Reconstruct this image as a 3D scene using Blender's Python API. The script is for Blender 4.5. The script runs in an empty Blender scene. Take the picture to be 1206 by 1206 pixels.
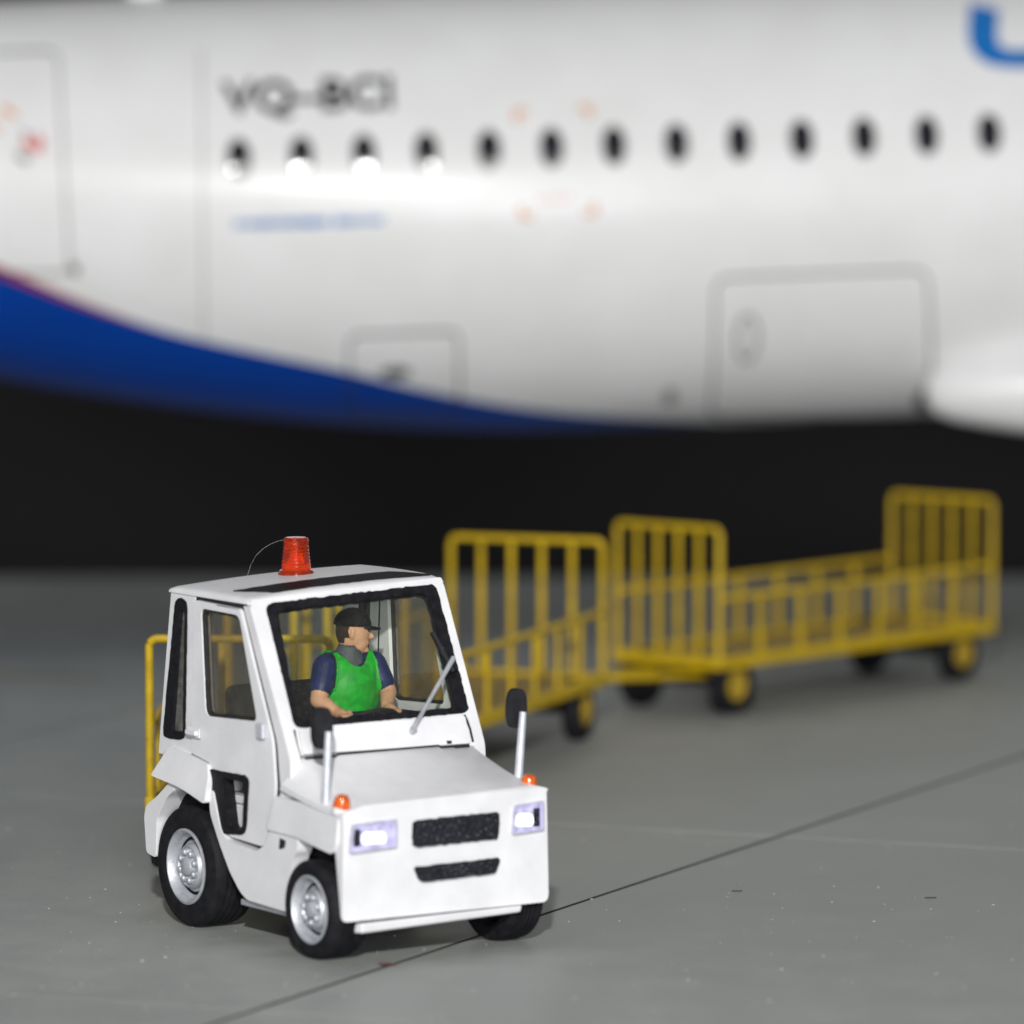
import bpy, bmesh, math, random
from mathutils import Vector, Matrix
from mathutils.geometry import tessellate_polygon
random.seed(7)
R = math.radians
sc = bpy.context.scene
COL = sc.collection

# ---------------------------------------------------------------- camera
FPX, CAMH, HOR = 6400.0, 5.1, 70.0          # focal length and horizon measured in photo pixels (1206 wide)
PITCH = math.atan((603 - HOR) / FPX)
cam = bpy.data.cameras.new('camera')
cam_o = bpy.data.objects.new('camera', cam); COL.objects.link(cam_o)
cam_o.location = (0, 0, CAMH)
cam_o.rotation_euler = (math.pi / 2 - PITCH, 0, 0)
cam.sensor_width = 36; cam.lens = 36 * FPX / 1206
cam.clip_start = .5; cam.clip_end = 400
cam.dof.use_dof = True; cam.dof.focus_distance = 32.6; cam.dof.aperture_fstop = 0.455
sc.camera = cam_o

# ---------------------------------------------------------------- world and lamps
w = bpy.data.worlds.new('World'); sc.world = w; w.use_nodes = True
w.node_tree.nodes['Background'].inputs[0].default_value = (.93, .96, 1, 1)
w.node_tree.nodes['Background'].inputs[1].default_value = .23
def lamp(name, loc, target, size, power, col, shape='DISK'):
    l = bpy.data.lights.new(name, 'AREA'); l.shape = shape; l.size = size; l.energy = power; l.color = col
    o = bpy.data.objects.new(name, l); COL.objects.link(o); o.location = loc
    o.rotation_euler = (Vector(target) - Vector(loc)).to_track_quat('-Z', 'Y').to_euler()
    return o
lamp('flash_lamp', (-1.0, -3, 15.2), (0, 40, 1.5), 1.3, 12600, (1, .985, .96))
lamp('fill_lamp', (3.5, -4, 5.6), (0, 45, 2.5), 7, 5200, (.97, .985, 1))  # added soft frontal fill to brighten the lower hull
sc.view_settings.view_transform = 'Standard'; sc.view_settings.look = 'None'
sc.view_settings.exposure = 0; sc.view_settings.gamma = 1
sc.render.engine = 'CYCLES'; sc.cycles.use_denoising = True
sc.cycles.max_bounces = 8; sc.cycles.transparent_max_bounces = 16

# ---------------------------------------------------------------- pixel -> ray (photo pixels give directions only)
FWD = Vector((0, math.cos(PITCH), -math.sin(PITCH))); UPV = Vector((0, math.sin(PITCH), math.cos(PITCH)))
CAMP = Vector((0, 0, CAMH))
def ray(u, v): return FWD + Vector((1, 0, 0)) * ((u - 603) / FPX) + UPV * ((603 - v) / FPX)
def ground(u, v, z=0.0):
    d = ray(u, v); return CAMP + d * ((z - CAMH) / d.z)

# ---------------------------------------------------------------- materials
def new_mat(name):
    m = bpy.data.materials.new(name); m.use_nodes = True
    nt = m.node_tree; return m, nt, nt.nodes['Principled BSDF']
def noise(nt, scale, detail=4, rough=.6, coord='Object'):
    tc = nt.nodes.new('ShaderNodeTexCoord'); n = nt.nodes.new('ShaderNodeTexNoise')
    n.inputs['Scale'].default_value = scale; n.inputs['Detail'].default_value = detail; n.inputs['Roughness'].default_value = rough
    nt.links.new(tc.outputs[coord], n.inputs['Vector']); return n
def ramp(nt, src, p0, p1, c0, c1):
    r = nt.nodes.new('ShaderNodeValToRGB'); e = r.color_ramp.elements
    e[0].position = p0; e[1].position = p1; e[0].color = (*c0, 1); e[1].color = (*c1, 1)
    nt.links.new(src, r.inputs[0]); return r
def mixc(nt, a, b, fac, mode='MIX'):
    m = nt.nodes.new('ShaderNodeMix'); m.data_type = 'RGBA'; m.blend_type = mode
    for s, i in ((fac, 0), (a, 6), (b, 7)):
        if hasattr(s, 'links'): nt.links.new(s, m.inputs[i])
        elif i == 0: m.inputs[0].default_value = s
        else: m.inputs[i].default_value = (*s, 1)
    return m.outputs[2]
def paint(name, col, rough=.45, *a_, spec=None, **k_):
    m = paint_(name, col, rough, *a_, **k_)
    lum = max(col); m.node_tree.nodes['Principled BSDF'].inputs['Specular IOR Level'].default_value = spec if spec is not None else (.12 if lum < .06 else .4)
    return m
def paint_(name, col, rough=.45, var=.12, vscale=6, bump=.15, bscale=60, chips=None, chip_at=.72, chip_scale=40, metal=0, coat=0, bdist=.004):
    """hand-brushed paint: slight tone variation, brush relief, optional chips"""
    m, nt, b = new_mat(name)
    n1 = noise(nt, vscale, 5)
    dark = tuple(c * (1 - var) for c in col); lite = tuple(min(1, c * (1 + var * .6)) for c in col)
    out = ramp(nt, n1.outputs[0], .3, .7, dark, lite).outputs[0]
    if chips:
        n3 = noise(nt, chip_scale, 3, .7)
        f = ramp(nt, n3.outputs[0], chip_at, chip_at + .04, (0, 0, 0), (1, 1, 1))
        out = mixc(nt, out, chips, f.outputs[0])
    nt.links.new(out, b.inputs['Base Color'])
    n2 = noise(nt, bscale, 3)
    bp = nt.nodes.new('ShaderNodeBump'); bp.inputs['Strength'].default_value = bump; bp.inputs['Distance'].default_value = bdist
    nt.links.new(n2.outputs[0], bp.inputs['Height']); nt.links.new(bp.outputs[0], b.inputs['Normal'])
    rr = nt.nodes.new('ShaderNodeMapRange'); rr.inputs[3].default_value = rough - .08; rr.inputs[4].default_value = rough + .1
    nt.links.new(n1.outputs[0], rr.inputs[0]); nt.links.new(rr.outputs[0], b.inputs['Roughness'])
    b.inputs['Metallic'].default_value = metal
    b.inputs['Coat Weight'].default_value = coat; b.inputs['Coat Roughness'].default_value = .12
    return m
M = {}
M['white'] = paint('white_paint', (.735, .735, .755),   .42, .09, 3.2, .32, 30, chips=(.20, .18, .16), chip_at=.725, chip_scale=30)
M['inner'] = paint('inner_white', (.6, .6, .6), .6, .12, 6)
M['black'] = paint('black_paint', (.012, .012, .015), .5, .5, 18, .6, 70, chips=(.16, .16, .17), chip_at=.7, chip_scale=75)
M['rubber'] = paint('tyre_rubber', (.014, .014, .017), .62, .5, 14, .5, 90, chips=(.09, .09, .09), chip_at=.7, chip_scale=80)
M['silver'] = paint('silver_paint', (.47, .485, .52), .42, .2, 14, .35, 60, metal=.4, chips=(.16, .16, .17), chip_at=.66, chip_scale=40)
M['pole'] = paint('pole_silver', (.60, .62, .68), .36, .12, 14, .3, 50, metal=.25)
M['washline'] = paint('dark_wash', (.03, .028, .028), .7, .4, 10)
M['under'] = paint('underbody', (.012, .012, .012), .8, .3, 8)
M['seat'] = paint('seat_black', (.012, .012, .013), .5, .4, 16, .5, 60, chips=(.2, .2, .2), chip_at=.74, chip_scale=60)
M['grille'] = paint('grille_black', (.018, .019, .024), .55, .5, 20, .9, 60, chips=(.13, .14, .16), chip_at=.6, chip_scale=55)
M['mirror'] = paint('mirror_black', (.022, .022, .026), .6, .3, 16, .6, 60)
M['yellow'] = paint('cart_yellow', (.56, .375, .003), .48, .22, 9, .35, 50, chips=(.20, .12, .01), chip_at=.64, chip_scale=30)
M['blue_deck'] = paint('deck', (.30, .20, .03), .6, .4, 5)
M['hub_yellow'] = paint('hub_yellow', (.42, .28, .02), .55, .3, 12)
M['skin'] = paint('skin', (.62, .33, .2), .5, .14, 20, .2, 60)
M['navy'] = paint('navy_cloth', (.006, .014, .085), .5, .5, 16, .35, 50)
M['grey_collar'] = paint('grey_collar', (.07, .075, .085), .6, .3, 18)
M['green'] = paint('green_vest', (.004, .36, .020), .5, .35, 14, .45, 45, chips=(.10, .50, .02), chip_at=.66, chip_scale=18)
M['cap'] = paint('cap_black', (.003, .003, .004), .7, .3, 20)
M['hair'] = paint('hair', (.03, .018, .012), .6, .3, 30)
def lens(name, col, em=0, emcol=None, trans=.35, rough=.18):
    m, nt, b = new_mat(name)
    n = noise(nt, 22, 3); out = ramp(nt, n.outputs[0], .3, .72, tuple(c * .55 for c in col), tuple(min(1, c * 1.25) for c in col))
    nt.links.new(out.outputs[0], b.inputs['Base Color'])
    b.inputs['Roughness'].default_value = rough; b.inputs['Transmission Weight'].default_value = trans
    b.inputs['Coat Weight'].default_value = .8; b.inputs['Coat Roughness'].default_value = .08
    if em:
        b.inputs['Emission Color'].default_value = (*(emcol or col), 1); b.inputs['Emission Strength'].default_value = em
    return m
M['beacon'] = lens('beacon_red', (.60, .042, .003), trans=.7, rough=.12); M['beacon'].node_tree.nodes['Principled BSDF'].inputs['Coat Weight'].default_value = .1
M['beacon_core'] = lens('beacon_core', (.8, .16, .01), .55, (1, .2, .01), 0)  # emission imitates flash light glowing in the lens bottom
M['amber'] = lens('amber_lens', (.85, .13, .005), trans=.1)
M['led'] = lens('lit_headlight', (.85, .9, 1), 1.0, (.86, .92, 1), 0)  # emission stands in for flash light thrown back by the headlights
M['lamp_rim'] = paint('lamp_violet', (.56, .55, .68), .35, .25, 16, metal=.2)
M['lamp_glow'] = lens('lamp_reflector', (.50, .48, .74), .16, (.55, .52, 1), 0)  # weak violet emission imitates the glowing fringe around the headlights
def glass(name, tint, haze=.06, refl=.9):
    m = bpy.data.materials.new(name); m.use_nodes = True; nt = m.node_tree; nt.nodes.clear()
    o = nt.nodes.new('ShaderNodeOutputMaterial'); t = nt.nodes.new('ShaderNodeBsdfTransparent'); t.inputs[0].default_value = (*tint, 1)
    g = nt.nodes.new('ShaderNodeBsdfGlossy'); g.inputs['Roughness'].default_value = .05
    d = nt.nodes.new('ShaderNodeBsdfDiffuse'); d.inputs[0].default_value = (.55, .56, .5, 1)
    fr = nt.nodes.new('ShaderNodeFresnel'); fr.inputs[0].default_value = 1.45
    n = noise(nt, 9, 6, .75); rp = ramp(nt, n.outputs[0], .35, .8, (haze * .4,) * 3, (haze * 2.2,) * 3)
    n2 = noise(nt, 95, 2, .6); r2 = ramp(nt, n2.outputs[0], .69, .75, (0, 0, 0), (.22, .22, .22))
    ad = nt.nodes.new('ShaderNodeMath'); ad.use_clamp = True
    nt.links.new(rp.outputs[0], ad.inputs[0]); nt.links.new(r2.outputs[0], ad.inputs[1])
    m1 = nt.nodes.new('ShaderNodeMixShader'); m2 = nt.nodes.new('ShaderNodeMixShader')
    nt.links.new(ad.outputs[0], m1.inputs[0]); nt.links.new(t.outputs[0], m1.inputs[1]); nt.links.new(d.outputs[0], m1.inputs[2])
    mm = nt.nodes.new('ShaderNodeMath'); mm.operation = 'MULTIPLY'; mm.inputs[1].default_value = refl; nt.links.new(fr.outputs[0], mm.inputs[0])
    nt.links.new(mm.outputs[0], m2.inputs[0]); nt.links.new(m1.outputs[0], m2.inputs[1]); nt.links.new(g.outputs[0], m2.inputs[2])
    nt.links.new(m2.outputs[0], o.inputs[0]); return m
M['door_glass'] = glass('door_pane', (.86, .82, .77), .035, .45)
M['hazy'] = glass('hazy_pane', (.9, .92, .9), .16, .8)  # heavier haze stands in for the pale reflection in the quarter windows
M['glass'] = glass('clear_pane', (.95, .965, .94), .010, .32)

# ---------------------------------------------------------------- mesh helpers
def obj(name, bm, mat, parent=None, bevel=0, smooth=True, seg=2, angle=35):
    bmesh.ops.recalc_face_normals(bm, faces=bm.faces)
    me = bpy.data.meshes.new(name); bm.to_mesh(me); bm.free()
    for mm in (mat if isinstance(mat, (list, tuple)) else [mat]): me.materials.append(mm)
    o = bpy.data.objects.new(name, me); COL.objects.link(o)
    if parent: o.parent = parent
    if smooth:
        for p in me.polygons: p.use_smooth = True
        if not bevel: me.set_sharp_from_angle(angle=R(angle))
    if bevel:
        b = o.modifiers.new('bevel', 'BEVEL'); b.width = bevel; b.segments = seg; b.limit_method = 'ANGLE'; b.angle_limit = R(angle); b.harden_normals = True
    return o
def thing(name, label, cat, loc=(0, 0, 0), rotz=0, group=None):
    o = bpy.data.objects.new(name, None); COL.objects.link(o); o.location = loc; o.rotation_euler = (0, 0, rotz)
    o.empty_display_size = .2
    o['label'] = label; o['category'] = cat
    if group: o['group'] = group
    return o
def tag(o, label, cat, group=None):
    o['label'] = label; o['category'] = cat
    if group: o['group'] = group
    return o
def B(): return bmesh.new()
def box(bm, c, s, rot=None):
    r = bmesh.ops.create_cube(bm, size=1)
    for v in r['verts']:
        p = Vector((v.co.x * s[0], v.co.y * s[1], v.co.z * s[2]))
        if rot: p = rot @ p
        v.co = p + Vector(c)
    return r['verts']
def hexa(bm, pts):
    v = [bm.verts.new(p) for p in pts]
    for f in ((0, 1, 2, 3), (7, 6, 5, 4), (0, 4, 5, 1), (1, 5, 6, 2), (2, 6, 7, 3), (3, 7, 4, 0)): bm.faces.new([v[i] for i in f])
    return v
def tube(bm, pts, r, n=10, closed=False):
    pts = [Vector(p) for p in pts]; rings = []; N = len(pts)
    rr = r if isinstance(r, (list, tuple)) else [r] * N
    for i, p in enumerate(pts):
        a = pts[i - 1] if (i > 0 or closed) else p; b = pts[(i + 1) % N] if (i < N - 1 or closed) else p
        t = (b - a).normalized()
        ref = Vector((0, 0, 1)) if abs(t.z) < .9 else Vector((1, 0, 0))
        s = t.cross(ref).normalized(); q = s.cross(t)
        rings.append([bm.verts.new(p + (s * math.cos(2 * math.pi * k / n) + q * math.sin(2 * math.pi * k / n)) * rr[i]) for k in range(n)])
    for i in range(N if closed else N - 1):
        A, Bq = rings[i], rings[(i + 1) % N]
        for k in range(n): bm.faces.new((A[k], A[(k + 1) % n], Bq[(k + 1) % n], Bq[k]))
    if not closed: bm.faces.new(rings[0]); bm.faces.new(rings[-1])
def lathe(bm, prof, n=32, mat=None):
    """profile (radius, axis) turned about local Z then transformed by mat; radius 0 closes"""
    rings = []
    for r_, a in prof:
        if r_ < 1e-6: rings.append([bm.verts.new(Vector((0, 0, a)))])
        else: rings.append([bm.verts.new(Vector((r_ * math.cos(2 * math.pi * k / n), r_ * math.sin(2 * math.pi * k / n), a))) for k in range(n)])
    for A, C in zip(rings, rings[1:]):
        for k in range(n):
            a0, a1, c0, c1 = A[k % len(A)], A[(k + 1) % len(A)], C[k % len(C)], C[(k + 1) % len(C)]
            f = []
            for v in (a0, a1, c1, c0):
                if v not in f: f.append(v)
            if len(f) > 2:
                try: bm.faces.new(f)
                except ValueError: pass
    if mat:
        for r_ in rings:
            for v in r_: v.co = mat @ v.co
def rounded(poly, rad, seg=4):
    out = []; n = len(poly)
    for i, p in enumerate(poly):
        r_ = rad[i] if isinstance(rad, (list, tuple)) else rad
        p = Vector(p); a = Vector(poly[i - 1]); c = Vector(poly[(i + 1) % n])
        da = (a - p); dc = (c - p); l = min(r_, da.length * .45, dc.length * .45)
        if l < 1e-5: out.append(tuple(p)); continue
        s, e = p + da.normalized() * l, p + dc.normalized() * l
        for k in range(seg + 1):
            t = k / seg; q = s * (1 - t) ** 2 + p * 2 * t * (1 - t) + e * t * t; out.append(tuple(q))
    return out
def resample(poly, step, jit=0):
    out = []; n = len(poly)
    for i in range(n):
        a, c = Vector(poly[i]), Vector(poly[(i + 1) % n]); k = max(1, int((c - a).length / step))
        for j in range(k):
            p = a.lerp(c, j / k)
            if jit: p += Vector((random.uniform(-jit, jit), random.uniform(-jit, jit)))
            out.append(tuple(p))
    return out
def slab2(bm, outline, holes, fo, fi):
    """plate with holes; fo/fi map a 2D point to its outer / inner 3D point"""
    loops = [outline] + list(holes)
    tri = tessellate_polygon([[Vector((p[0], p[1], 0)) for p in l] for l in loops])
    flat = [p for l in loops for p in l]
    o = [bm.verts.new(fo(p)) for p in flat]; i = [bm.verts.new(fi(p)) for p in flat]
    for t in tri:
        try: bm.faces.new([o[k] for k in t]); bm.faces.new([i[k] for k in reversed(t)])
        except ValueError: pass
    s = 0
    for l in loops:
        n = len(l)
        for k in range(n):
            a, c = s + k, s + (k + 1) % n
            try: bm.faces.new((o[a], o[c], i[c], i[a]))
            except ValueError: pass
        s += n
def copy_tree(o, parent=None):
    c = o.copy(); COL.objects.link(c); c.parent = parent
    for ch in list(o.children): copy_tree(ch, c)
    return c

# ================================================================ SETTING
def ground_mat():
    m, nt, b = new_mat('apron_paint')
    big = noise(nt, .22, 5, .55); mid = noise(nt, 2.2, 6, .65); fine = noise(nt, 45, 3, .6); spk = noise(nt, 30, 2, .5)
    c = ramp(nt, big.outputs[0], .3, .7, (.295, .312, .300), (.362, .378, .360)).outputs[0]
    c = mixc(nt, c, ramp(nt, mid.outputs[0], .3, .75, (.84, .85, .86), (1.06, 1.05, 1.03)).outputs[0], 1, 'MULTIPLY')
    c = mixc(nt, c, ramp(nt, fine.outputs[0], .3, .7, (.95, .95, .95), (1.04, 1.04, 1.04)).outputs[0], 1, 'MULTIPLY')
    c = mixc(nt, c, (.40, .40, .36), ramp(nt, spk.outputs[0], .735, .765, (0, 0, 0), (.7, .7, .7)).outputs[0])
    sp2 = noise(nt, 13, 2, .5); c = mixc(nt, c, (.07, .07, .075), ramp(nt, sp2.outputs[0], .755, .775, (0, 0, 0), (.6, .6, .6)).outputs[0])
    nt.links.new(c, b.inputs['Base Color'])
    rr = ramp(nt, mid.outputs[0], .3, .7, (.42,) * 3, (.58,) * 3); nt.links.new(rr.outputs[0], b.inputs['Roughness'])
    ad = nt.nodes.new('ShaderNodeMath'); ad.operation = 'MULTIPLY_ADD'; ad.inputs[1].default_value = .25
    nt.links.new(fine.outputs[0], ad.inputs[0]); nt.links.new(mid.outputs[0], ad.inputs[2])
    bp = nt.nodes.new('ShaderNodeBump'); bp.inputs['Strength'].default_value = .25; bp.inputs['Distance'].default_value = .02
    nt.links.new(ad.outputs[0], bp.inputs['Height']); nt.links.new(bp.outputs[0], b.inputs['Normal'])
    return m
M['ground'] = ground_mat()
M['joint'] = paint('joint_filler', (.035, .034, .034), .85, .3, 8)
FAR = 53.5
bm = B(); box(bm, (0, (14 + FAR) / 2, -.146), (44, FAR - 14 + .1, .28))
apron = obj('apron', bm, M['joint'], smooth=False); apron['kind'] = 'structure'
def clip(poly):
    for ax, lim, sg in ((1, 14.0, 1), (1, FAR, -1), (0, -22.0, 1), (0, 22.0, -1)):
        out = []
        for i, p in enumerate(poly):
            q = poly[(i + 1) % len(poly)]; dp, dq = (p[ax] - lim) * sg, (q[ax] - lim) * sg
            if dp >= 0: out.append(p)
            if dp * dq < 0:
                t = dp / (dp - dq); out.append(Vector(p).lerp(Vector(q), t))
        poly = [Vector(p) for p in out]
        if len(poly) < 3: return []
    return poly
D1, D2 = Vector((.93, -.367)), Vector((.432, .902)); P0 = Vector((1.75, 35.5)); SA, SB = 7.3, 7.3
slab_id = 0
for i in range(-5, 6):
    for j in range(-5, 6):
        g1, g2 = .023, .009                     # wide joint along D2, hairline across
        q = [P0 + D1 * (i * SA + g1 * a_) + D2 * (j * SB + g2 * b_) + D1 * (SA * (a_ < 0)) + D2 * (SB * (b_ < 0)) for a_, b_ in ((1, 1), (-1, 1), (-1, -1), (1, -1))]
        poly = clip([Vector(p) for p in q])
        if len(poly) < 3: continue
        zt = random.uniform(-.0015, 0)
        bm = B(); slab2(bm, [tuple(p) for p in poly], [], lambda p: Vector((p[0], p[1], zt)), lambda p: Vector((p[0], p[1], -.018)))
        obj('slab', bm, M['ground'], apron, smooth=False)
# faint worn yellow taxi line far left
bm = B(); a, c = ground(-60, 792), ground(116, 799); n_ = Vector((.3, .95, 0)) * .09
ln = [a, c]; d_ = (c - a).normalized(); s_ = Vector((-d_.y, d_.x, 0)) * .10
slab2(bm, resample([tuple((a + s_)[:2]), tuple((a - s_)[:2]), tuple((c - s_)[:2]), tuple((c + s_)[:2])], .12, .012), [], lambda p: Vector((p[0], p[1], .004)), lambda p: Vector((p[0], p[1], .0012)))
M['wornyellow'] = paint('worn_yellow', (.215, .20, .12), .6, .18, 5)
o = obj('taxi_line', bm, M['wornyellow'], apron, smooth=False)
# black backdrop behind the base
m, nt, b = new_mat('backdrop_black'); n = noise(nt, .06, 2)
nt.links.new(ramp(nt, n.outputs[0], .35, .7, (.020, .017, .019), (.075, .068, .070)).outputs[0], b.inputs['Base Color']); b.inputs['Roughness'].default_value = .9
bm = B(); slab2(bm, [(-40, -8), (40, -8), (40, 34), (-40, 34)], [], lambda p: Vector((p[0], 70, p[1])), lambda p: Vector((p[0], 70.3, p[1])))
o = obj('backdrop', bm, m, smooth=False); o['kind'] = 'structure'
bm = B(); box(bm, (0, 40, -8.2), (90, 70, .3)); o = obj('floor', bm, m, smooth=False); o['kind'] = 'structure'

# ================================================================ AIRCRAFT
HR = 2.0
AIR = Matrix.Translation((0, 48.4, 3.785)) @ Matrix.Rotation(R(3.1), 4, 'Z') @ Matrix.Rotation(R(-2.1), 4, 'Y') @ Matrix.Translation((-1.5, 0, 0))
# local x: 1.5 sits mid picture (right of centre); tail towards -x, nose towards +x
X0 = 1.9
def rise(x):
    t = max(0, X0 - x); return min(3.55, .60 * (t / 4.75) ** 1.75)
NOSE = 17.5
def hull(x):
    ri = rise(x); rz = HR - ri / 2; zc = ri / 2; ry = HR - .36 * ri
    if x > 12.5:
        k = math.sqrt(max(0.0, 1 - ((x - 12.5) / (NOSE - 12.5)) ** 2)); rz *= k; ry *= k; zc -= (1 - k) * .55
    if x < -11.5:
        k = math.sqrt(max(0.0, 1 - ((-11.5 - x) / 1.2) ** 2)); rz *= k; ry *= k
    return zc, max(rz, .001), max(ry, .001)
def hp(x, z, off=0.0):
    zc, rz, ry = hull(x); s = max(-.9999, min(.9999, (z - zc) / rz)); c = math.sqrt(1 - s * s)
    nrm = Vector((0, -c / ry, s / rz)).normalized()
    return Vector((x, -ry * c, zc + rz * s)) + nrm * off
AIRI = AIR.inverted()
def on_hull(u, v):
    a = AIRI @ CAMP; d = AIRI.to_3x3() @ ray(u, v)
    def f(t):
        p = a + d * t; zc, rz, ry = hull(p.x); return (p.y / ry) ** 2 + ((p.z - zc) / rz) ** 2 - 1
    t = 44.0; best = None
    while t < 50:
        if f(t) <= 0: break
        best = (f(t), t) if best is None or f(t) < best[0] else best
        t += .02
    else: t = best[1]
    lo, hi = t - .02, t
    for _ in range(20):
        mid = (lo + hi) / 2
        if f(mid) > 0: lo = mid
        else: hi = mid
    p = a + d * hi; return (p.x, p.z)
plane = thing('airliner', 'large white airliner with blue swoosh and row of dark cabin windows', 'airplane')
plane.matrix_world = AIR
# livery paint: blue swoosh boundary as a curve of z over x, measured on the hull
swoosh = [(-40, 312), (0, 325), (100, 362), (200, 392), (300, 415), (400, 436), (500, 460), (600, 479), (700, 490), (800, 496), (900, 501)]
pts = [on_hull(u, v) for u, v in swoosh]
slope0 = (pts[1][1] - pts[0][1]) / (pts[1][0] - pts[0][0])
XA, XB, ZA, ZB = -13.0, 19.0, -2.4, 2.4
bound = [(-13, 1.9), (-9, 1.2), (-6, .55)] + pts + [(pts[-1][0] + .6, -1.97), (8, -2.2), (19, -2.3)]
bound.sort()
def livery():
    m, nt, b = new_mat('airliner_livery'); L = nt.links.new
    tc = nt.nodes.new('ShaderNodeTexCoord'); sx = nt.nodes.new('ShaderNodeSeparateXYZ'); L(tc.outputs['Object'], sx.inputs[0])
    def curve(plist):
        mr = nt.nodes.new('ShaderNodeMapRange'); mr.inputs[1].default_value = XA; mr.inputs[2].default_value = XB
        L(sx.outputs[0], mr.inputs[0]); fc = nt.nodes.new('ShaderNodeFloatCurve'); cu = fc.mapping.curves[0]
        P = [((x - XA) / (XB - XA), (z - ZA) / (ZB - ZA)) for x, z in plist]
        cu.points[0].location = P[0]; cu.points[1].location = P[-1]
        for p in P[1:-1]: cu.points.new(*p)
        fc.mapping.update(); L(mr.outputs[0], fc.inputs[1])
        mz = nt.nodes.new('ShaderNodeMapRange'); mz.inputs[3].default_value = ZA; mz.inputs[4].default_value = ZB
        L(fc.outputs[0], mz.inputs[0]); return mz.outputs[0]
    def below(zsock, off):
        a = nt.nodes.new('ShaderNodeMath'); a.operation = 'ADD'; a.inputs[1].default_value = off; L(zsock, a.inputs[0])
        c = nt.nodes.new('ShaderNodeMath'); c.operation = 'LESS_THAN'; L(sx.outputs[2], c.inputs[0]); L(a.outputs[0], c.inputs[1]); return c.outputs[0]
    zb = curve(bound)
    # red edge grows wider towards the tail
    re = nt.nodes.new('ShaderNodeMapRange'); re.inputs[1].default_value = -1.6; re.inputs[2].default_value = -3.6; re.inputs[3].default_value = 0; re.inputs[4].default_value = .12
    L(sx.outputs[0], re.inputs[0]); zr = nt.nodes.new('ShaderNodeMath'); L(zb, zr.inputs[0]); L(re.outputs[0], zr.inputs[1])
    # lower red field under the tail: everything below the blue band
    lb = nt.nodes.new('ShaderNodeMapRange'); lb.inputs[1].default_value = -2.0; lb.inputs[2].default_value = -3.4; lb.inputs[3].default_value = 9.0; lb.inputs[4].default_value = 1.32
    L(sx.outputs[0], lb.inputs[0]); zl = nt.nodes.new('ShaderNodeMath'); zl.operation = 'SUBTRACT'; L(zb, zl.inputs[0]); L(lb.outputs[0], zl.inputs[1])
    c = mixc(nt, (.86, .86, .865), (.42, .03, .05), below(zr.outputs[0], 0))
    c = mixc(nt, c, (.0, .052, .36), below(zb, 0))
    c = mixc(nt, c, (.22, .008, .015), below(zl.outputs[0], 0))
    n = noise(nt, 1.4, 4); c = mixc(nt, c, ramp(nt, n.outputs[0], .3, .7, (.95, .95, .94), (1.02, 1.02, 1.02)).outputs[0], 1, 'MULTIPLY')
    L(c, b.inputs['Base Color']); b.inputs['Roughness'].default_value = .34
    b.inputs['Specular IOR Level'].default_value = .22; b.inputs['Coat Weight'].default_value = .15; b.inputs['Coat Roughness'].default_value = .2
    return m
M['livery'] = livery()
bm = B(); xs = [-12.7, -12.6, -12.4, -12.1, -11.8] + [-11.5 + .5 * k for k in range(49)] + [13.3, 14.2, 15, 15.7, 16.3, 16.8, 17.2, 17.4, 17.5]
rings = []
for x in xs:
    zc, rz, ry = hull(x)
    rings.append([bm.verts.new((x, ry * math.cos(2 * math.pi * k / 96), zc + rz * math.sin(2 * math.pi * k / 96))) for k in range(96)])
for A, C in zip(rings, rings[1:]):
    for k in range(96): bm.faces.new((A[k], A[(k + 1) % 96], C[(k + 1) % 96], C[k]))
bm.faces.new(rings[0]); bm.faces.new(rings[-1])
fus = obj('fuselage', bm, M['livery'], plane)
M['gap'] = paint('panel_gap', (.05, .05, .05), .6, .2, 4)
M['lightgap'] = paint('panel_line', (.30, .30, .29), .6, .2, 4)
M['pane'] = paint('cabin_pane', (.008, .008, .014), .13, .2, 6, .0, 10, coat=0, spec=.5)
M['hullwhite'] = paint('hull_white', (.84, .84, .845), .4, .04, 1.4, .0, 10, coat=.2)
def hull_strip(bm, path, wd, off=.006, closed=True, lift=.0):
    """a flat band of width wd along a path (x,z) lying on the hull"""
    n = len(path); ring = []
    for i in range(n):
        a = Vector(path[i - 1]) if (i or closed) else Vector(path[i]); c = Vector(path[(i + 1) % n]) if (i < n - 1 or closed) else Vector(path[i])
        t = (c - a).normalized(); s = Vector((-t.y, t.x)) * wd / 2; p = Vector(path[i])
        q0, q1 = p + s, p - s
        ring.append([bm.verts.new(hp(q0.x, q0.y, off)), bm.verts.new(hp(q1.x, q1.y, off)), bm.verts.new(hp(q1.x, q1.y, -.01)), bm.verts.new(hp(q0.x, q0.y, -.01))])
    for i in range(n if closed else n - 1):
        A, C = ring[i], ring[(i + 1) % n]
        for k in range(4): bm.faces.new((A[k], A[(k + 1) % 4], C[(k + 1) % 4], C[k]))
    if not closed: bm.faces.new(ring[0]); bm.faces.new(ring[-1])
def px_rect(u0, v0, u1, v1, rad, lean=0):
    q = [on_hull(u0, v0 + (u1 - u0) * .02), on_hull(u1, v0 - (u1 - u0) * .02), on_hull(u1 - lean, v1), on_hull(u0 - lean, v1)]
    return resample(rounded(q, rad, 5), .12)
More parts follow.
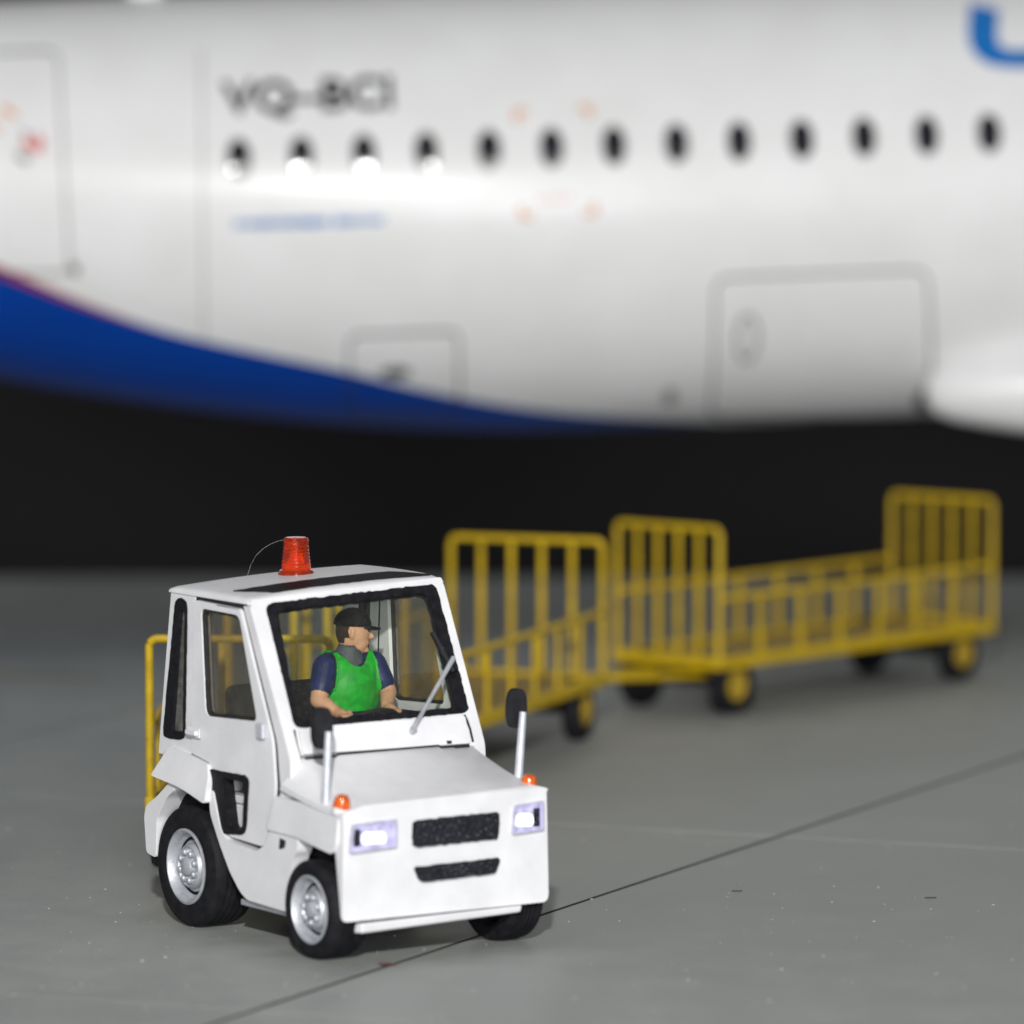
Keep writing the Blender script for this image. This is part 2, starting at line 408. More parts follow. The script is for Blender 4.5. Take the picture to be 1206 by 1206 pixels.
# cabin windows
for k in range(17):
    u, v = 281.5 + 73.6 * k, 186.5 - 2.45 * k
    if k < 13: cx, cz = on_hull(u, v); last = (cx, cz)
    else: cx, cz = last[0] + .553 * (k - 12), last[1]
    bul = lambda dz: .010 + .010 * (1 - dz * dz)
    bm = B(); n = 20; ra, rb = .090, .152
    ring = [hp(cx + ra * math.copysign(abs(math.cos(t)) ** .8, math.cos(t)), cz + rb * math.copysign(abs(math.sin(t)) ** .8, math.sin(t)), bul(math.sin(t))) for t in [2 * math.pi * i / n for i in range(n)]]
    bas = [hp(cx + ra * 1.02 * math.cos(t), cz + rb * 1.02 * math.sin(t), -.02) for t in [2 * math.pi * i / n for i in range(n)]]
    V0 = [bm.verts.new(p) for p in bas]; V1 = [bm.verts.new(p) for p in ring]; VS = [V0, V1]
    for q in (.85, .65, .42, .2): VS.append([bm.verts.new(hp(cx + q * ra * math.cos(t), cz + q * rb * math.sin(t), bul(q * math.sin(t)))) for t in [2 * math.pi * i / n for i in range(n)]])
    for A, C in zip(VS, VS[1:]):
        for i in range(n): bm.faces.new((A[i], A[(i + 1) % n], C[(i + 1) % n], C[i]))
    bm.faces.new(VS[-1]); wo = obj('window', bm, M['pane'], plane, angle=40)
    bm = B(); hull_strip(bm, [(cx + (ra + .012) * math.cos(2 * math.pi * i / n), cz + (rb + .012) * math.sin(2 * math.pi * i / n)) for i in range(n)], .012, .016)
    obj('frame', bm, M['lightgap'], wo)
# door and hatch outlines, each with its own shallow panel
def hatch(name, path, wd, gapmat):
    bm = B(); hull_strip(bm, path, wd, .006); return obj(name, bm, gapmat, plane)
d1 = hatch('passenger_door', px_rect(-70, 62, 69, 322, .12, -14), .014, M['gap'])
d2 = hatch('bulk_hatch', px_rect(411, 392, 540, 488, .10, 0), .018, M['gap'])
d3 = hatch('cargo_door', px_rect(842, 322, 1092, 492, .14, 8), .018, M['gap'])
# light wear lines
def wline(name, u0, v0, u1, v1, wd, mat=None):
    a, c = Vector(on_hull(u0, v0)), Vector(on_hull(u1, v1)); bm = B()
    hull_strip(bm, [tuple(a.lerp(c, t / 12)) for t in range(13)], wd, .005, False); return obj(name, bm, mat or M['lightgap'], plane)
wline('panel_seam', 237, 60, 240, 400, .015)
def spot(name, u, v, ra, rb, mat, par=None, off=.014):
    cx, cz = on_hull(u, v); bm = B(); n = 16
    top = [bm.verts.new(hp(cx + ra * math.cos(2 * math.pi * i / n), cz + rb * math.sin(2 * math.pi * i / n), off)) for i in range(n)]
    bas = [bm.verts.new(hp(cx + ra * math.cos(2 * math.pi * i / n), cz + rb * math.sin(2 * math.pi * i / n), -.01)) for i in range(n)]
    for i in range(n): bm.faces.new((top[i], top[(i + 1) % n], bas[(i + 1) % n], bas[i]))
    bm.faces.new(top); return obj(name, bm, mat, par or plane)
spot('latch', 88, 317, .035, .045, M['gap'])
spot('latch', 466, 438, .13, .04, M['gap'], d2, .02)
spot('vent', 789, 466, .055, .075, M['lightgap'])
spot('latch', 1086, 470, .06, .08, M['gap'], d3, .02)
cx, cz = on_hull(880, 398); bm = B(); hull_strip(bm, [(cx + .09 * math.cos(2 * math.pi * i / 24), cz + .20 * math.sin(2 * math.pi * i / 24)) for i in range(24)], .035, .008); obj('placard_ring', bm, M['lightgap'], d3)
# orange emergency exit corners and pink print
M['orange'] = paint('orange_print', (.80, .34, .14), .5, .2, 8); M['pink'] = paint('pink_print', (.78, .36, .34), .5, .2, 8)
for (u, v, sx_, sz_) in ((612, 136, 1, -1), (690, 131, -1, -1), (619, 251, 1, 1), (696, 247, -1, 1)):
    cx, cz = on_hull(u, v); bm = B(); l = .085
    hull_strip(bm, [(cx - sx_ * .03, cz + sz_ * l - sz_ * .03), (cx - sx_ * .03, cz - sz_ * .03), (cx - sx_ * .03 + sx_ * l, cz - sz_ * .03)], .045, .006, False); obj('exit_corner', bm, M['orange'], plane)
for k, (u, v) in enumerate(((638, 236), (648, 234.5), (658, 234), (668, 233))):
    cx, cz = on_hull(u, v); bm = B(); hull_strip(bm, [(cx - .02, cz), (cx + .02, cz)], .035, .006, False); obj('exit_print', bm, M['pink'], plane)
M['red'] = paint('red_print', (.72, .16, .14), .5, .2, 8)
for (u, v, l, wd, mt) in ((-8, 150, .10, .04, 'orange'), (10, 132, .12, .05, 'orange'), (38, 172, .16, .07, 'red'), (46, 165, .06, .05, 'red'), (27, 186, .09, .07, 'lightgap'), (30, 158, .06, .03, 'lightgap')):
    cx, cz = on_hull(u, v); bm = B(); hull_strip(bm, [(cx - l / 2, cz + .04), (cx + l / 2, cz - .04)], wd, .006, False); obj('door_print', bm, M[mt], d1)
# lettering
M['ink'] = paint('black_ink', (.012, .012, .014), .5, .2, 6); M['skyblue'] = paint('blue_print', (.0, .17, .55), .5, .2, 6); M['deepblue'] = paint('letter_blue', (.0, .17, .55), .4, .12, 4, coat=.5)
def hull_text(name, txt, u, v, u2, h, mat, shear=0, bold=.0):
    cu = bpy.data.curves.new('t', 'FONT'); cu.body = txt; cu.shear = shear; cu.offset = bold; cu.size = 1; cu.resolution_u = 3
    t = bpy.data.objects.new('t', cu); COL.objects.link(t); bpy.context.view_layer.update()
    me = bpy.data.meshes.new_from_object(t.evaluated_get(bpy.context.evaluated_depsgraph_get())); bpy.data.objects.remove(t)
    xs_ = [q.co.x for q in me.vertices]; ys_ = [q.co.y for q in me.vertices]
    a, c = on_hull(u, v), on_hull(u2, v); sx_ = (c[0] - a[0]) / (max(xs_) - min(xs_)); sy_ = h / (max(ys_) - min(ys_))
    bm = B(); bm.from_mesh(me)
    r = bmesh.ops.extrude_face_region(bm, geom=list(bm.faces)); up = {q for q in r['geom'] if isinstance(q, bmesh.types.BMVert)}
    for q in bm.verts:
        x = a[0] + (q.co.x - min(xs_)) * sx_; z = a[1] + (q.co.y - min(ys_)) * sy_
        q.co = hp(x, z, .011 if q in up else -.01)
    return obj(name, bm, mat, plane, smooth=False)
hull_text('registration', 'VQ\u2013BCI', 262, 143, 464, .335, M['ink'], 0, .028)
# small blue line of print under the windows (unreadable in the photograph: short slanted strokes)
x = 278
while x < 452:
    if not 384 < x < 396:
        cx, cz = on_hull(x, 264 - (x - 278) * .028); bm = B(); hh = random.choice((.055, .075, .06))
        hull_strip(bm, [(cx - .012, cz - hh / 2), (cx + .012, cz + hh / 2)], random.choice((.026, .034, .042)), .006, False); obj('print_stroke', bm, M['skyblue'], plane)
    x += 6.6
# large italic U of the airline title, running out of the picture
upx = [(1165, 12), (1161, 26), (1157, 40), (1157, 50), (1162, 59), (1173, 65), (1190, 68), (1210, 68), (1230, 63), (1243, 52), (1250, 36), (1257, 12)]
path = []
for (u, v) in upx:
    bx_, bz_ = on_hull(1150, 40); path.append((bx_ + (u - 1150) / 136.0, bz_ - (v - 40) / 122.0))
fine_ = []
for a, c in zip(path, path[1:]):
    for t in range(4): fine_.append(tuple(Vector(a).lerp(Vector(c), t / 4)))
def thick(i, n):
    f = i / n; return .25 if f < .3 else (.25 - .10 * min(1, (f - .3) / .2))
bm = B(); rg = []; n = len(fine_)
for i in range(n):
    a, c = Vector(fine_[max(0, i - 2)]), Vector(fine_[min(n - 1, i + 2)]); t = (c - a).normalized(); s = Vector((-t.y, t.x)) * thick(i, n) / 2; p = Vector(fine_[i])
    rg.append([bm.verts.new(hp((p + s).x, (p + s).y, .011)), bm.verts.new(hp((p - s).x, (p - s).y, .011)), bm.verts.new(hp((p - s).x, (p - s).y, -.01)), bm.verts.new(hp((p + s).x, (p + s).y, -.01))])
for A, C in zip(rg, rg[1:]):
    for k in range(4): bm.faces.new((A[k], A[(k + 1) % 4], C[(k + 1) % 4], C[k]))
bm.faces.new(rg[0]); bm.faces.new(rg[-1]); obj('title_letter', bm, M['deepblue'], plane)
# wing root fairing at the right, fin root, antenna, landing gear
bm = B(); tipx, tipz = on_hull(1082, 462); prof = [(0, 0), (.12, .02), (.20, .09), (.265, .25), (.33, .55), (.41, 1.0), (.52, 1.8), (.62, 2.8), (.66, 4.2), (.6, 6.5), (.4, 8), (0, 8.6)]
lathe(bm, prof, 32, Matrix.Translation((tipx, -1.42, tipz + .03)) @ Matrix.Rotation(R(.6), 4, 'Y') @ Matrix.Rotation(R(90), 4, 'Y') @ Matrix.Scale(1.0, 4))
obj('wing_fairing', bm, M['hullwhite'], plane)
zt0 = hull(-8)[0] + hull(-8)[1]
bm = B(); fin = [(-4.3, HR - .05), (-5.2, HR + .35), (-6.5, HR + 1.0), (-10.6, HR + 5.4), (-12.6, HR + 5.4), (-11.0, HR - .4), (-8, HR - .3)]
slab2(bm, fin, [], lambda p: Vector((p[0], -.12, p[1])), lambda p: Vector((p[0], .12, p[1]))); obj('tail_fin', bm, M['hullwhite'], plane, bevel=.04)
bm = B(); aa = on_hull(166, 22); slab2(bm, [(-1.86, HR - .06), (-1.70, HR + .30), (-1.55, HR + .30), (-1.52, HR - .06)], [], lambda p: Vector((p[0], -.05, p[1])), lambda p: Vector((p[0], .05, p[1]))); obj('antenna', bm, M['hullwhite'], plane, bevel=.01)
M['gear'] = paint('gear_grey', (.35, .35, .36), .5)
for gx, gys, rad in ((9.2, (-1.9, 1.9), .57), (16.0, (0,), .38)):
    for gy in gys:
        gp = AIR @ Vector((gx, gy, 0)); bm = B()
        zt = AIR @ Vector((gx, gy, -1.3 if gy else -1.2))
        tube(bm, [AIRI @ Vector((gp.x, gp.y, rad)), AIRI @ zt], .10, 12); lg = obj('landing_gear', bm, M['gear'], plane)
        for sy in (-1, 1):
            bm = B(); cpos = AIRI @ Vector((gp.x, gp.y + sy * .3, rad))
            lathe(bm, [(0, -.15), (rad * .5, -.15), (rad * .85, -.17), (rad, -.09), (rad, .09), (rad * .85, .17), (rad * .5, .15), (0, .15)], 28, Matrix.Translation(cpos) @ Matrix.Rotation(R(90), 4, 'X')); obj('wheel', bm, M['rubber'], lg)

# ================================================================ TRACTOR
YAW = R(33.4)
TO = Vector((-.527, 30.933, 0))
T = thing('baggage_tractor', 'white baggage tractor with cab, red roof beacon and lit headlights', 'tractor', TO, YAW - math.pi / 2)
TM = Matrix.Translation(TO) @ Matrix.Rotation(YAW - math.pi / 2, 4, 'Z')
def warp(co):
    """the hand-built cab stands slightly taller and wider on its left side"""
    k = max(0, min(1.15, (co.z - 1.1) / .85)); f = max(0, (co.y + .64) / 1.28)
    return Vector((co.x, co.y + .04 * k * f, co.z + .062 * k * f))
def tobj(name, bm, mat, parent=None, wp=False, **kw):
    if wp:
        for v in bm.verts: v.co = warp(v.co)
    return obj(name, bm, mat, parent or T, **kw)
def side_plate(name, outline, holes, ys, th, sg, mat, parent=None, wp=False, bevel=.008):
    bm = B(); f = ys if callable(ys) else (lambda x, z: ys)
    slab2(bm, outline, holes, lambda p: Vector((p[0], sg * f(*p), p[1])), lambda p: Vector((p[0], sg * (f(*p) - th), p[1])))
    return tobj(name, bm, mat, parent, wp, bevel=bevel)
cab = lambda x, z: .672 - .030 * max(0, (z - .6) / 1.35)
# underbody
bm = B(); box(bm, (-.82, 0, .40), (2.1, .84, .34)); box(bm, (-.82, 0, .66), (1.98, 1.16, .22)); tobj('chassis', bm, M['under'], bevel=.02)
for ax_, az_ in ((-.06, .285), (-1.455, .36)):
    bm = B(); box(bm, (ax_, 0, az_), (.12, .96, .12)); tobj('axle', bm, M['under'], bevel=.01)
bm = B(); box(bm, (-.72, 0, .80), (1.62, 1.22, .05)); tobj('cab_floor', bm, M['inner'], bevel=.01)
for s in (-1, 1):
    # sill with both wheel-arch edges
    sill = rounded([(-1.205, .84), (-1.19, .70), (-1.09, .545), (-.97, .385), (-.86, .285), (-.78, .245), (-.285, .232), (-.30, .33), (-.285, .46), (-.245, .56), (-.205, .60), (-.205, .70), (-.505, .70), (-.56, .600), (-.655, .545), (-1.0, .567), (-1.07, .62), (-1.16, .84)], .03)
    sp = side_plate('side_sill', sill, [], lambda x, z: .70 - .02 * max(0, .5 - z), .10, s, M['white'])
    bm = B(); box(bm, (-.60, s * .62, .215), (.62, .08, .035)); tobj('step_edge', bm, M['silver'], sp, bevel=.006)
    bm = B(); slab2(bm, rounded([(-.405, .585), (-.395, .655), (-.33, .645), (-.345, .60), (-.375, .595)], .01), [], lambda p: Vector((p[0], s * .703, p[1])), lambda p: Vector((p[0], s * .69, p[1]))); tobj('step_recess', bm, M['washline'], sp)
    # front fender
    ff = rounded([(-.52, .688), (-.465, .888), (.24, .880), (.24, .70), (.185, .632), (.0, .655), (-.2, .682)], .02)
    side_plate('front_fender', ff, [], lambda x, z: .715 - .02 * max(0, z - .7) / .18, .14, s, M['white'], bevel=.014)
    # rear fender, flared outward towards its lower edge
    rf = rounded([(-1.705, 1.055), (-1.23, .985), (-1.185, .90), (-1.195, .758), (-1.50, .830), (-1.845, .858)], [.03, .02, .03, .03, .2, .03])
    side_plate('rear_fender', rf, [], lambda x, z: .735 - .30 * max(0, z - .84) ** 1.0, .26, s, M['white'], bevel=.014)
    # cab quarter panel and its window
    qh = rounded([(-1.665, 1.925), (-1.545, 1.915), (-1.548, 1.105), (-1.795, 1.098)], .05)
    q = side_plate('quarter_panel', rounded([(-1.86, .985), (-1.735, 1.965), (-1.452, 1.958), (-1.478, .985)], .012), [qh], cab, .05, s, M['white'], wp=True)
    def ring(outer, inner, name, out_off, th, mat, par, jit=.003):
        return side_plate(name, resample(outer, .03, jit), [resample(inner, .03, jit)], lambda x, z: cab(x, z) + out_off, th, s, mat, par, True, bevel=.005)
    qo = rounded([(-1.672, 1.935), (-1.538, 1.925), (-1.540, 1.095), (-1.805, 1.086)], .06)
    qi = rounded([(-1.612, 1.86), (-1.560, 1.86), (-1.563, 1.14), (-1.690, 1.135)], .02)
    ring(qo, qi, 'window_seal', .008, .05, M['black'], q)
    bm = B(); slab2(bm, qi, [], lambda p: Vector((p[0], s * (cab(*p) - .012), p[1])), lambda p: Vector((p[0], s * (cab(*p) - .022), p[1]))); tobj('pane', bm, M['hazy'], q, True, smooth=False)
    # door with glazed upper half and black framed step window
    door = [(-1.430, 1.935), (-.915, 1.925), (-.527, 1.20), (-.487, .93), (-.545, .640), (-.61, .575), (-1.0, .590), (-1.075, .64), (-1.20, .925), (-1.235, .995), (-1.456, 1.03)]
    wh = rounded([(-1.365, 1.893), (-.925, 1.888), (-.700, 1.292), (-1.292, 1.265)], [.05, .05, .05, .06])
    lh = rounded([(-1.225, .945), (-.79, .952), (-.815, .635), (-1.095, .612)], .05)
    dr = side_plate('door', rounded(door, [.02, .02, .05, .05, .05, .05, .05, .05, .03, .03, .02]), [wh, lh], lambda x, z: cab(x, z) + .012, .06, s, M['white'], wp=True)
    wi = rounded([(-1.352, 1.878), (-.935, 1.873), (-.717, 1.305), (-1.282, 1.28)], .05)
    bm = B(); slab2(bm, rounded([(-1.37, 1.898), (-.92, 1.893), (-.695, 1.287), (-1.297, 1.26)], .05), [], lambda p: Vector((p[0], s * (cab(*p) - .016), p[1])), lambda p: Vector((p[0], s * (cab(*p) - .026), p[1]))); tobj('pane', bm, M['door_glass'], dr, True, smooth=False)
    side_plate('window_gasket', resample(wh, .03, .003), [resample(rounded([(-1.350, 1.876), (-.934, 1.871), (-.717, 1.306), (-1.281, 1.281)], .05), .03, .003)], lambda x, z: cab(x, z) + .004, .03, s, M['washline'], dr, True, bevel=.002)
    lo_ = rounded([(-1.250, .962), (-.772, .968), (-.802, .618), (-1.112, .596)], .06); li_ = rounded([(-1.07, .925), (-.818, .928), (-.838, .648), (-.995, .642)], .03)
    ring(lo_, li_, 'step_window_frame', .022, .075, M['black'], dr)
    bm = B(); box(bm, (-.93, s * .60, .69), (.34, .03, .16)); box(bm, (-.93, s * .60, .80), (.34, .03, .05)); tobj('step_tread', bm, M['white'], dr, bevel=.01)
    bm = B(); box(bm, (-1.40, s * .700, 1.158), (.115, .030, .030)); box(bm, (-1.40, s * .688, 1.158), (.15, .012, .06)); tobj('handle', bm, M['white'], dr, bevel=.008)
    for hz in (1.245,):
        bm = B(); box(bm, (-.63, s * .686, hz), (.075, .03, .09)); tobj('hinge', bm, M['pole'], dr, bevel=.01)
    # A-pillar side
    side_plate('pillar_side', rounded([(-.890, 1.945), (-.815, 1.945), (-.338, 1.11), (-.325, .872), (-.447, .872), (-.440, .93), (-.487, 1.195)], [.01, .01, .03, .02, .02, .02, .04]), [], lambda x, z: cab(x, z) + .004, .07, s, M['white'], wp=True)
    # dark backing behind the panel gaps
    bm = B(); slab2(bm, [(-1.50, 1.04), (-1.50, .9), (-1.2, .7), (-.62, .55), (-.40, .7), (-.40, .9), (-.455, 1.18), (-.86, 1.935), (-.91, 1.935), (-.535, 1.20), (-.72, 1.24), (-1.30, 1.22)], [lh], lambda p: Vector((p[0], s * (cab(*p) - .006), p[1])), lambda p: Vector((p[0], s * (cab(*p) - .05), p[1]))); tobj('inner_panel', bm, M['washline'], None, True, smooth=False)
    side_plate('door_gasket', [(-1.475, 1.02), (-1.475, 1.94), (-1.435, 1.94), (-1.45, 1.02)], [], lambda x, z: cab(x, z) - .006, .04, s, M['washline'], wp=True, bevel=0)
    side_plate('door_header', [(-1.47, 1.92), (-1.47, 1.962), (-.85, 1.962), (-.85, 1.915)], [], lambda x, z: cab(x, z) - .008, .04, s, M['washline'], wp=True, bevel=0)
# nose
def hood_z(x, y):
    t = (x + .36) / .66; z = 1.108 - .185 * t - .012 * math.sin(math.pi * t)
    a = abs(y)
    if a > .575: z -= min(1, (a - .575) / .12) * (.11 * (1 - t) + .030)
    elif .3525 > a: z += (.010 if y < -.01 else .012) * (1 - t) ** .7
    z += .02 * (y / .7) * t
    return z
yo = [p for p in rounded([(-.700, .255), (.700, .255), (.690, .70), (-.697, .70)], [.03, .05, 0, 0], 5) if p[1] < .69] + [(y, hood_z(.29, y) + .002) for y in (.682, .62, .575, .45, .3, .15, 0, -.15, -.3, -.45, -.575, -.62, -.692)]
def nose_back(p): return .295 - .115 * max(0, min(1, (p[1] - .25) / .37))
bm = B(); slab2(bm, yo, [], lambda p: Vector((.300 - .03 * max(0, (abs(p[0]) - .5) / .2) ** 2 * .6, p[0], p[1])), lambda p: Vector((nose_back(p) - .02, p[0], p[1]))); nose = tobj('front_panel', bm, M['white'], bevel=.02, seg=3, angle=50)
bm = B(); hexa(bm, [(.10, -.60, .165), (.265, -.56, .175), (.265, .52, .205), (.10, .55, .19), (.10, -.60, .235), (.275, -.565, .235), (.275, .525, .25), (.10, .55, .25)]); tobj('front_bumper', bm, M['white'], bevel=.014)
def face_poly(name, pts, x0, x1, mat, par, jit=.0, rad=.02, bev=.006):
    o_ = rounded(pts, rad)
    if jit: o_ = resample(o_, .03, jit)
    bm = B(); slab2(bm, o_, [], lambda p: Vector((x1, p[0], p[1])), lambda p: Vector((x0, p[0], p[1]))); return tobj(name, bm, mat, par, bevel=bev)
def face_ring(name, pts, inner, x0, x1, mat, par, rad=.015):
    bm = B(); slab2(bm, rounded(pts, rad), [rounded(inner, rad)], lambda p: Vector((x1, p[0], p[1])), lambda p: Vector((x0, p[0], p[1]))); return tobj(name, bm, mat, par, bevel=.004)
face_poly('grille', [(-.235, .645), (.335, .648), (.347, .806), (-.240, .800)], .285, .309, M['grille'], None, .004, .03)
face_poly('lower_grille', [(-.19, .445), (.318, .452), (.352, .540), (-.228, .532)], .285, .308, M['grille'], None, .003, .02)
for (y0, y1, z0, z1) in ((-.655, -.355, .652, .800), (.440, .645, .672, .828)):
    hl = face_poly('headlight', [(y0, z0), (y1, z0 + .012), (y1, z1 + .012), (y0 + .02, z1)], .27, .302, M['lamp_glow'], None, 0, .02)
    face_ring('bezel', [(y0 - .008, z0 - .008), (y1 + .008, z0 + .004), (y1 + .008, z1 + .020), (y0 + .010, z1 + .008)], [(y0 + .004, z0 + .004), (y1 - .004, z0 + .016), (y1 - .004, z1 + .008), (y0 + .024, z1 - .004)], .27, .309, M['lamp_rim'], hl)
    wd = min(.17, (y1 - y0) * .62); yc = y0 + .065 if y0 < 0 else y0 + .012
    face_poly('bulb', [(yc, z0 + .040), (yc + wd, z0 + .034), (yc + wd * .96, z1 - .048), (yc + .01, z1 - .040)], .27, .309, M['led'], hl, 0, .03)  # glowing patch put in as the flash gleam
    yb = yc - .045 if y0 < 0 else yc + wd
    face_poly('dark_inset', [(yb, z0 + .03), (yb + .042, z0 + .03), (yb + .042, z1 - .02), (yb, z1 - .02)], .27, .307, M['grille'], hl, 0, .01)
# hood
bm = B(); NX, ys_ = 12, [-.712, -.66, -.60, -.575, -.36, -.345, -.02, .005, .345, .36, .575, .60, .66, .70]
rows = []
for i in range(NX + 1):
    x = -.36 + .648 * i / NX
    rows.append([bm.verts.new((x, y * (1 - .012 * (i / NX)), hood_z(x, y))) for y in ys_])
for A, C in zip(rows, rows[1:]):
    for k in range(len(ys_) - 1): bm.faces.new((A[k], A[k + 1], C[k + 1], C[k]))
geo = bmesh.ops.extrude_face_region(bm, geom=list(bm.faces))
for v in geo['geom']:
    if isinstance(v, bmesh.types.BMVert): v.co.z -= .03; v.co.x -= .02
tobj('hood', bm, M['white'], angle=50)
for y in (-.665, .60):
    bm = B(); lathe(bm, [(.052, 0), (.050, .02), (.045, .05), (.03, .072), (0, .08)], 20, Matrix.Translation((.218, y, .897 if y < 0 else .920)) @ Matrix.Rotation(R(14), 4, 'Y')); tl = tobj('turn_lamp', bm, M['amber'])
    bm = B(); lathe(bm, [(0, -.03), (.054, -.03), (.054, .006), (.045, .012), (0, .012)], 20, Matrix.Translation((.215, y, .895 if y < 0 else .918))); tobj('lamp_base', bm, M['white'], tl)
# windshield wall (sloped plane parametrised by y and height t)
WB, WT = Vector((-.352, 0, 1.115)), Vector((-.822, 0, 1.965)); WL = (WT - WB).length; WD = (WT - WB) / WL; WN = Vector((WD.z, 0, -WD.x))
def wp_(y, t, off=0): p = WB + WD * t + WN * off; return Vector((p.x, y, p.z))
def tz(z): return (z - 1.115) / WD.z
def wind(name, outer, inner, off, th, mat, par=None, bevel=.006):
    bm = B(); slab2(bm, outer, [inner] if inner else [], lambda p: wp_(p[0], p[1], off), lambda p: wp_(p[0], p[1], off - th)); return tobj(name, bm, mat, par, True, bevel=bevel)
so = rounded([(-.572, tz(1.272)), (.612, tz(1.272)), (.585, tz(1.952)), (-.548, tz(1.952))], .05)
si = rounded([(-.545, tz(1.308)), (.535, tz(1.304)), (.522, tz(1.910)), (-.485, tz(1.908))], .06)
wf = wind('windshield_frame', rounded([(-.655, tz(1.125)), (.665, tz(1.10)), (.640, tz(1.985)), (-.635, tz(1.985))], .02), so, .0, .05, M['white'], bevel=.012)
sl = wind('windshield_seal', resample(so, .025, .004), resample(si, .025, .004), .010, .05, M['black'])
wind('windshield_pane', rounded([(-.56, tz(1.30)), (.56, tz(1.29)), (.54, tz(1.915)), (-.50, tz(1.915))], .05), None, -.012, .008, M['glass'], bevel=0)
cw = wind('cowl_panel', rounded([(-.575, tz(1.125)), (.560, tz(1.110)), (.568, tz(1.255)), (-.560, tz(1.262))], .02), None, .018, .03, M['white'], bevel=.01)
wind('cowl_joint', [(.40, tz(1.115)), (.43, tz(1.115)), (.434, tz(1.13)), (.40, tz(1.132))], None, .022, .01, M['washline'], cw, bevel=0)
bm = B(); tube(bm, [(-.338, y, hood_z(-.36, y) + .001) for y in (-.565, -.4, -.36, -.34, 0, .34, .36, .45, .555)], .0065, 6); tobj('cowl_gap', bm, M['washline'])
for y0_, y1_ in ((.574, .590), (-.582, -.590)):
    bm = B(); tube(bm, [wp_(y0_, tz(1.262), .003), wp_(y1_, tz(1.19), .003), wp_(y1_, tz(1.12), .003)], .0075, 6); tobj('cowl_seam', bm, M['washline'], cw, True)
bm = B(); box(bm, (-.335, .50, 1.100), (.02, .10, .018)); tobj('cowl_notch', bm, M['washline'], cw)
# wiper
bm = B(); tube(bm, [wp_(.182, tz(1.20), .035), wp_(.30, tz(1.31), .045), wp_(.56, tz(1.545), .05)], [.015, .012, .016], 8); wpr = tobj('wiper', bm, M['silver'], None, True)
bm = B(); tube(bm, [wp_(.556, tz(1.48), .028), wp_(.485, tz(1.70), .022)], .024, 8); tobj('wiper_blade', bm, M['black'], wpr, True)
bm = B(); tube(bm, [wp_(.182, tz(1.19), .0), wp_(.182, tz(1.20), .05)], .020, 10); tobj('wiper_pivot', bm, M['silver'], wpr, True)
# roof
def roof_z(x, y): return 1.990 + .016 * (1 - (y / .66) ** 2) + .008 * math.sin((x + 1.75) * 3.2) - .018 * max(0, (x + 1.0) / .2) ** 2
bm = B(); rx = [-1.745, -1.735, -1.70] + [-1.6 + .1 * i for i in range(7)] + [-.9, -.86, -.835, -.828]; ry_ = [-.652, -.642, -.615] + [-.5 + .125 * i for i in range(9)] + [.615, .642, .652]
def edge_drop(x, y):
    d = min(x + 1.745, -.828 - x, .652 - abs(y)); return 0 if d > .03 else .020 * ((.03 - d) / .03) ** 2
rows = [[bm.verts.new((x, y, roof_z(x, y) - edge_drop(x, y))) for y in ry_] for x in rx]
low = [[bm.verts.new((x, y, 1.958)) for y in ry_] for x in rx]
for A, C in zip(rows, rows[1:]):
    for k in range(len(ry_) - 1): bm.faces.new((A[k], A[k + 1], C[k + 1], C[k]))
for A, C in zip(low, low[1:]):
    for k in range(len(ry_) - 1): bm.faces.new((A[k + 1], A[k], C[k], C[k + 1]))
def skirt(a, b_):
    for i in range(len(a) - 1): bm.faces.new((a[i], a[i + 1], b_[i + 1], b_[i]))
skirt(rows[0], low[0]); skirt(rows[-1], low[-1]); skirt([r_[0] for r_ in rows], [r_[0] for r_ in low]); skirt([r_[-1] for r_ in rows], [r_[-1] for r_ in low])
roof = tobj('roof', bm, M['white'], None, True, angle=60)
bm = B(); st = resample([(-1.13, -.575), (-.905, -.44), (-.895, .60), (-1.13, .47)], .04, .007)
inner_pts = st
slab2(bm, st, [], lambda p: Vector((p[0], p[1], roof_z(*p) + .007)), lambda p: Vector((p[0], p[1], roof_z(*p) - .03)))
bmesh.ops.subdivide_edges(bm, edges=[e for e in bm.edges if e.calc_length() > .25], cuts=3)
for v in bm.verts:
    if v.co.z > 1.99: v.co.z = roof_z(v.co.x, v.co.y) + .007
tobj('roof_strip', bm, M['black'], roof, True, smooth=False)
# roof gutter line over the door
# beacon
bz = roof_z(-1.5, .08) + .062 * .56
bea = Matrix.Translation((-1.50, .08, bz))
bm = B(); lathe(bm, [(.0, -.01), (.108, -.01), (.108, .010), (.098, .024), (0, .03)], 28, bea); bb = tobj('beacon', bm, M['beacon'])
bm = B(); pr = [(.092, .03)]
for k in range(7): pr += [(.090 - .0022 * k, .036 + .021 * k), (.0865 - .0022 * k, .046 + .021 * k)]
pr += [(.076, .20), (.072, .212), (.06, .219), (0, .221)]
lathe(bm, pr, 32, bea); tobj('beacon_lens', bm, M['beacon'], bb, angle=20)
bm = B(); lathe(bm, [(0, .03), (.072, .03), (.070, .055), (.035, .065), (.022, .13), (0, .14)], 20, bea); tobj('beacon_bulb', bm, M['beacon_core'], bb)  # glowing core added to imitate flash light inside the lens
bm = B(); tube(bm, [(-1.52, .03, bz + .205), (-1.53, -.0, bz + .203), (-1.54, -.03, bz + .196), (-1.55, -.07, bz + .180), (-1.565, -.11, bz + .155), (-1.58, -.15, bz + .115), (-1.59, -.18, bz + .06), (-1.60, -.20, bz - .01)], .0008, 6); tobj('stray_fibre', bm, M['gear'], bb)
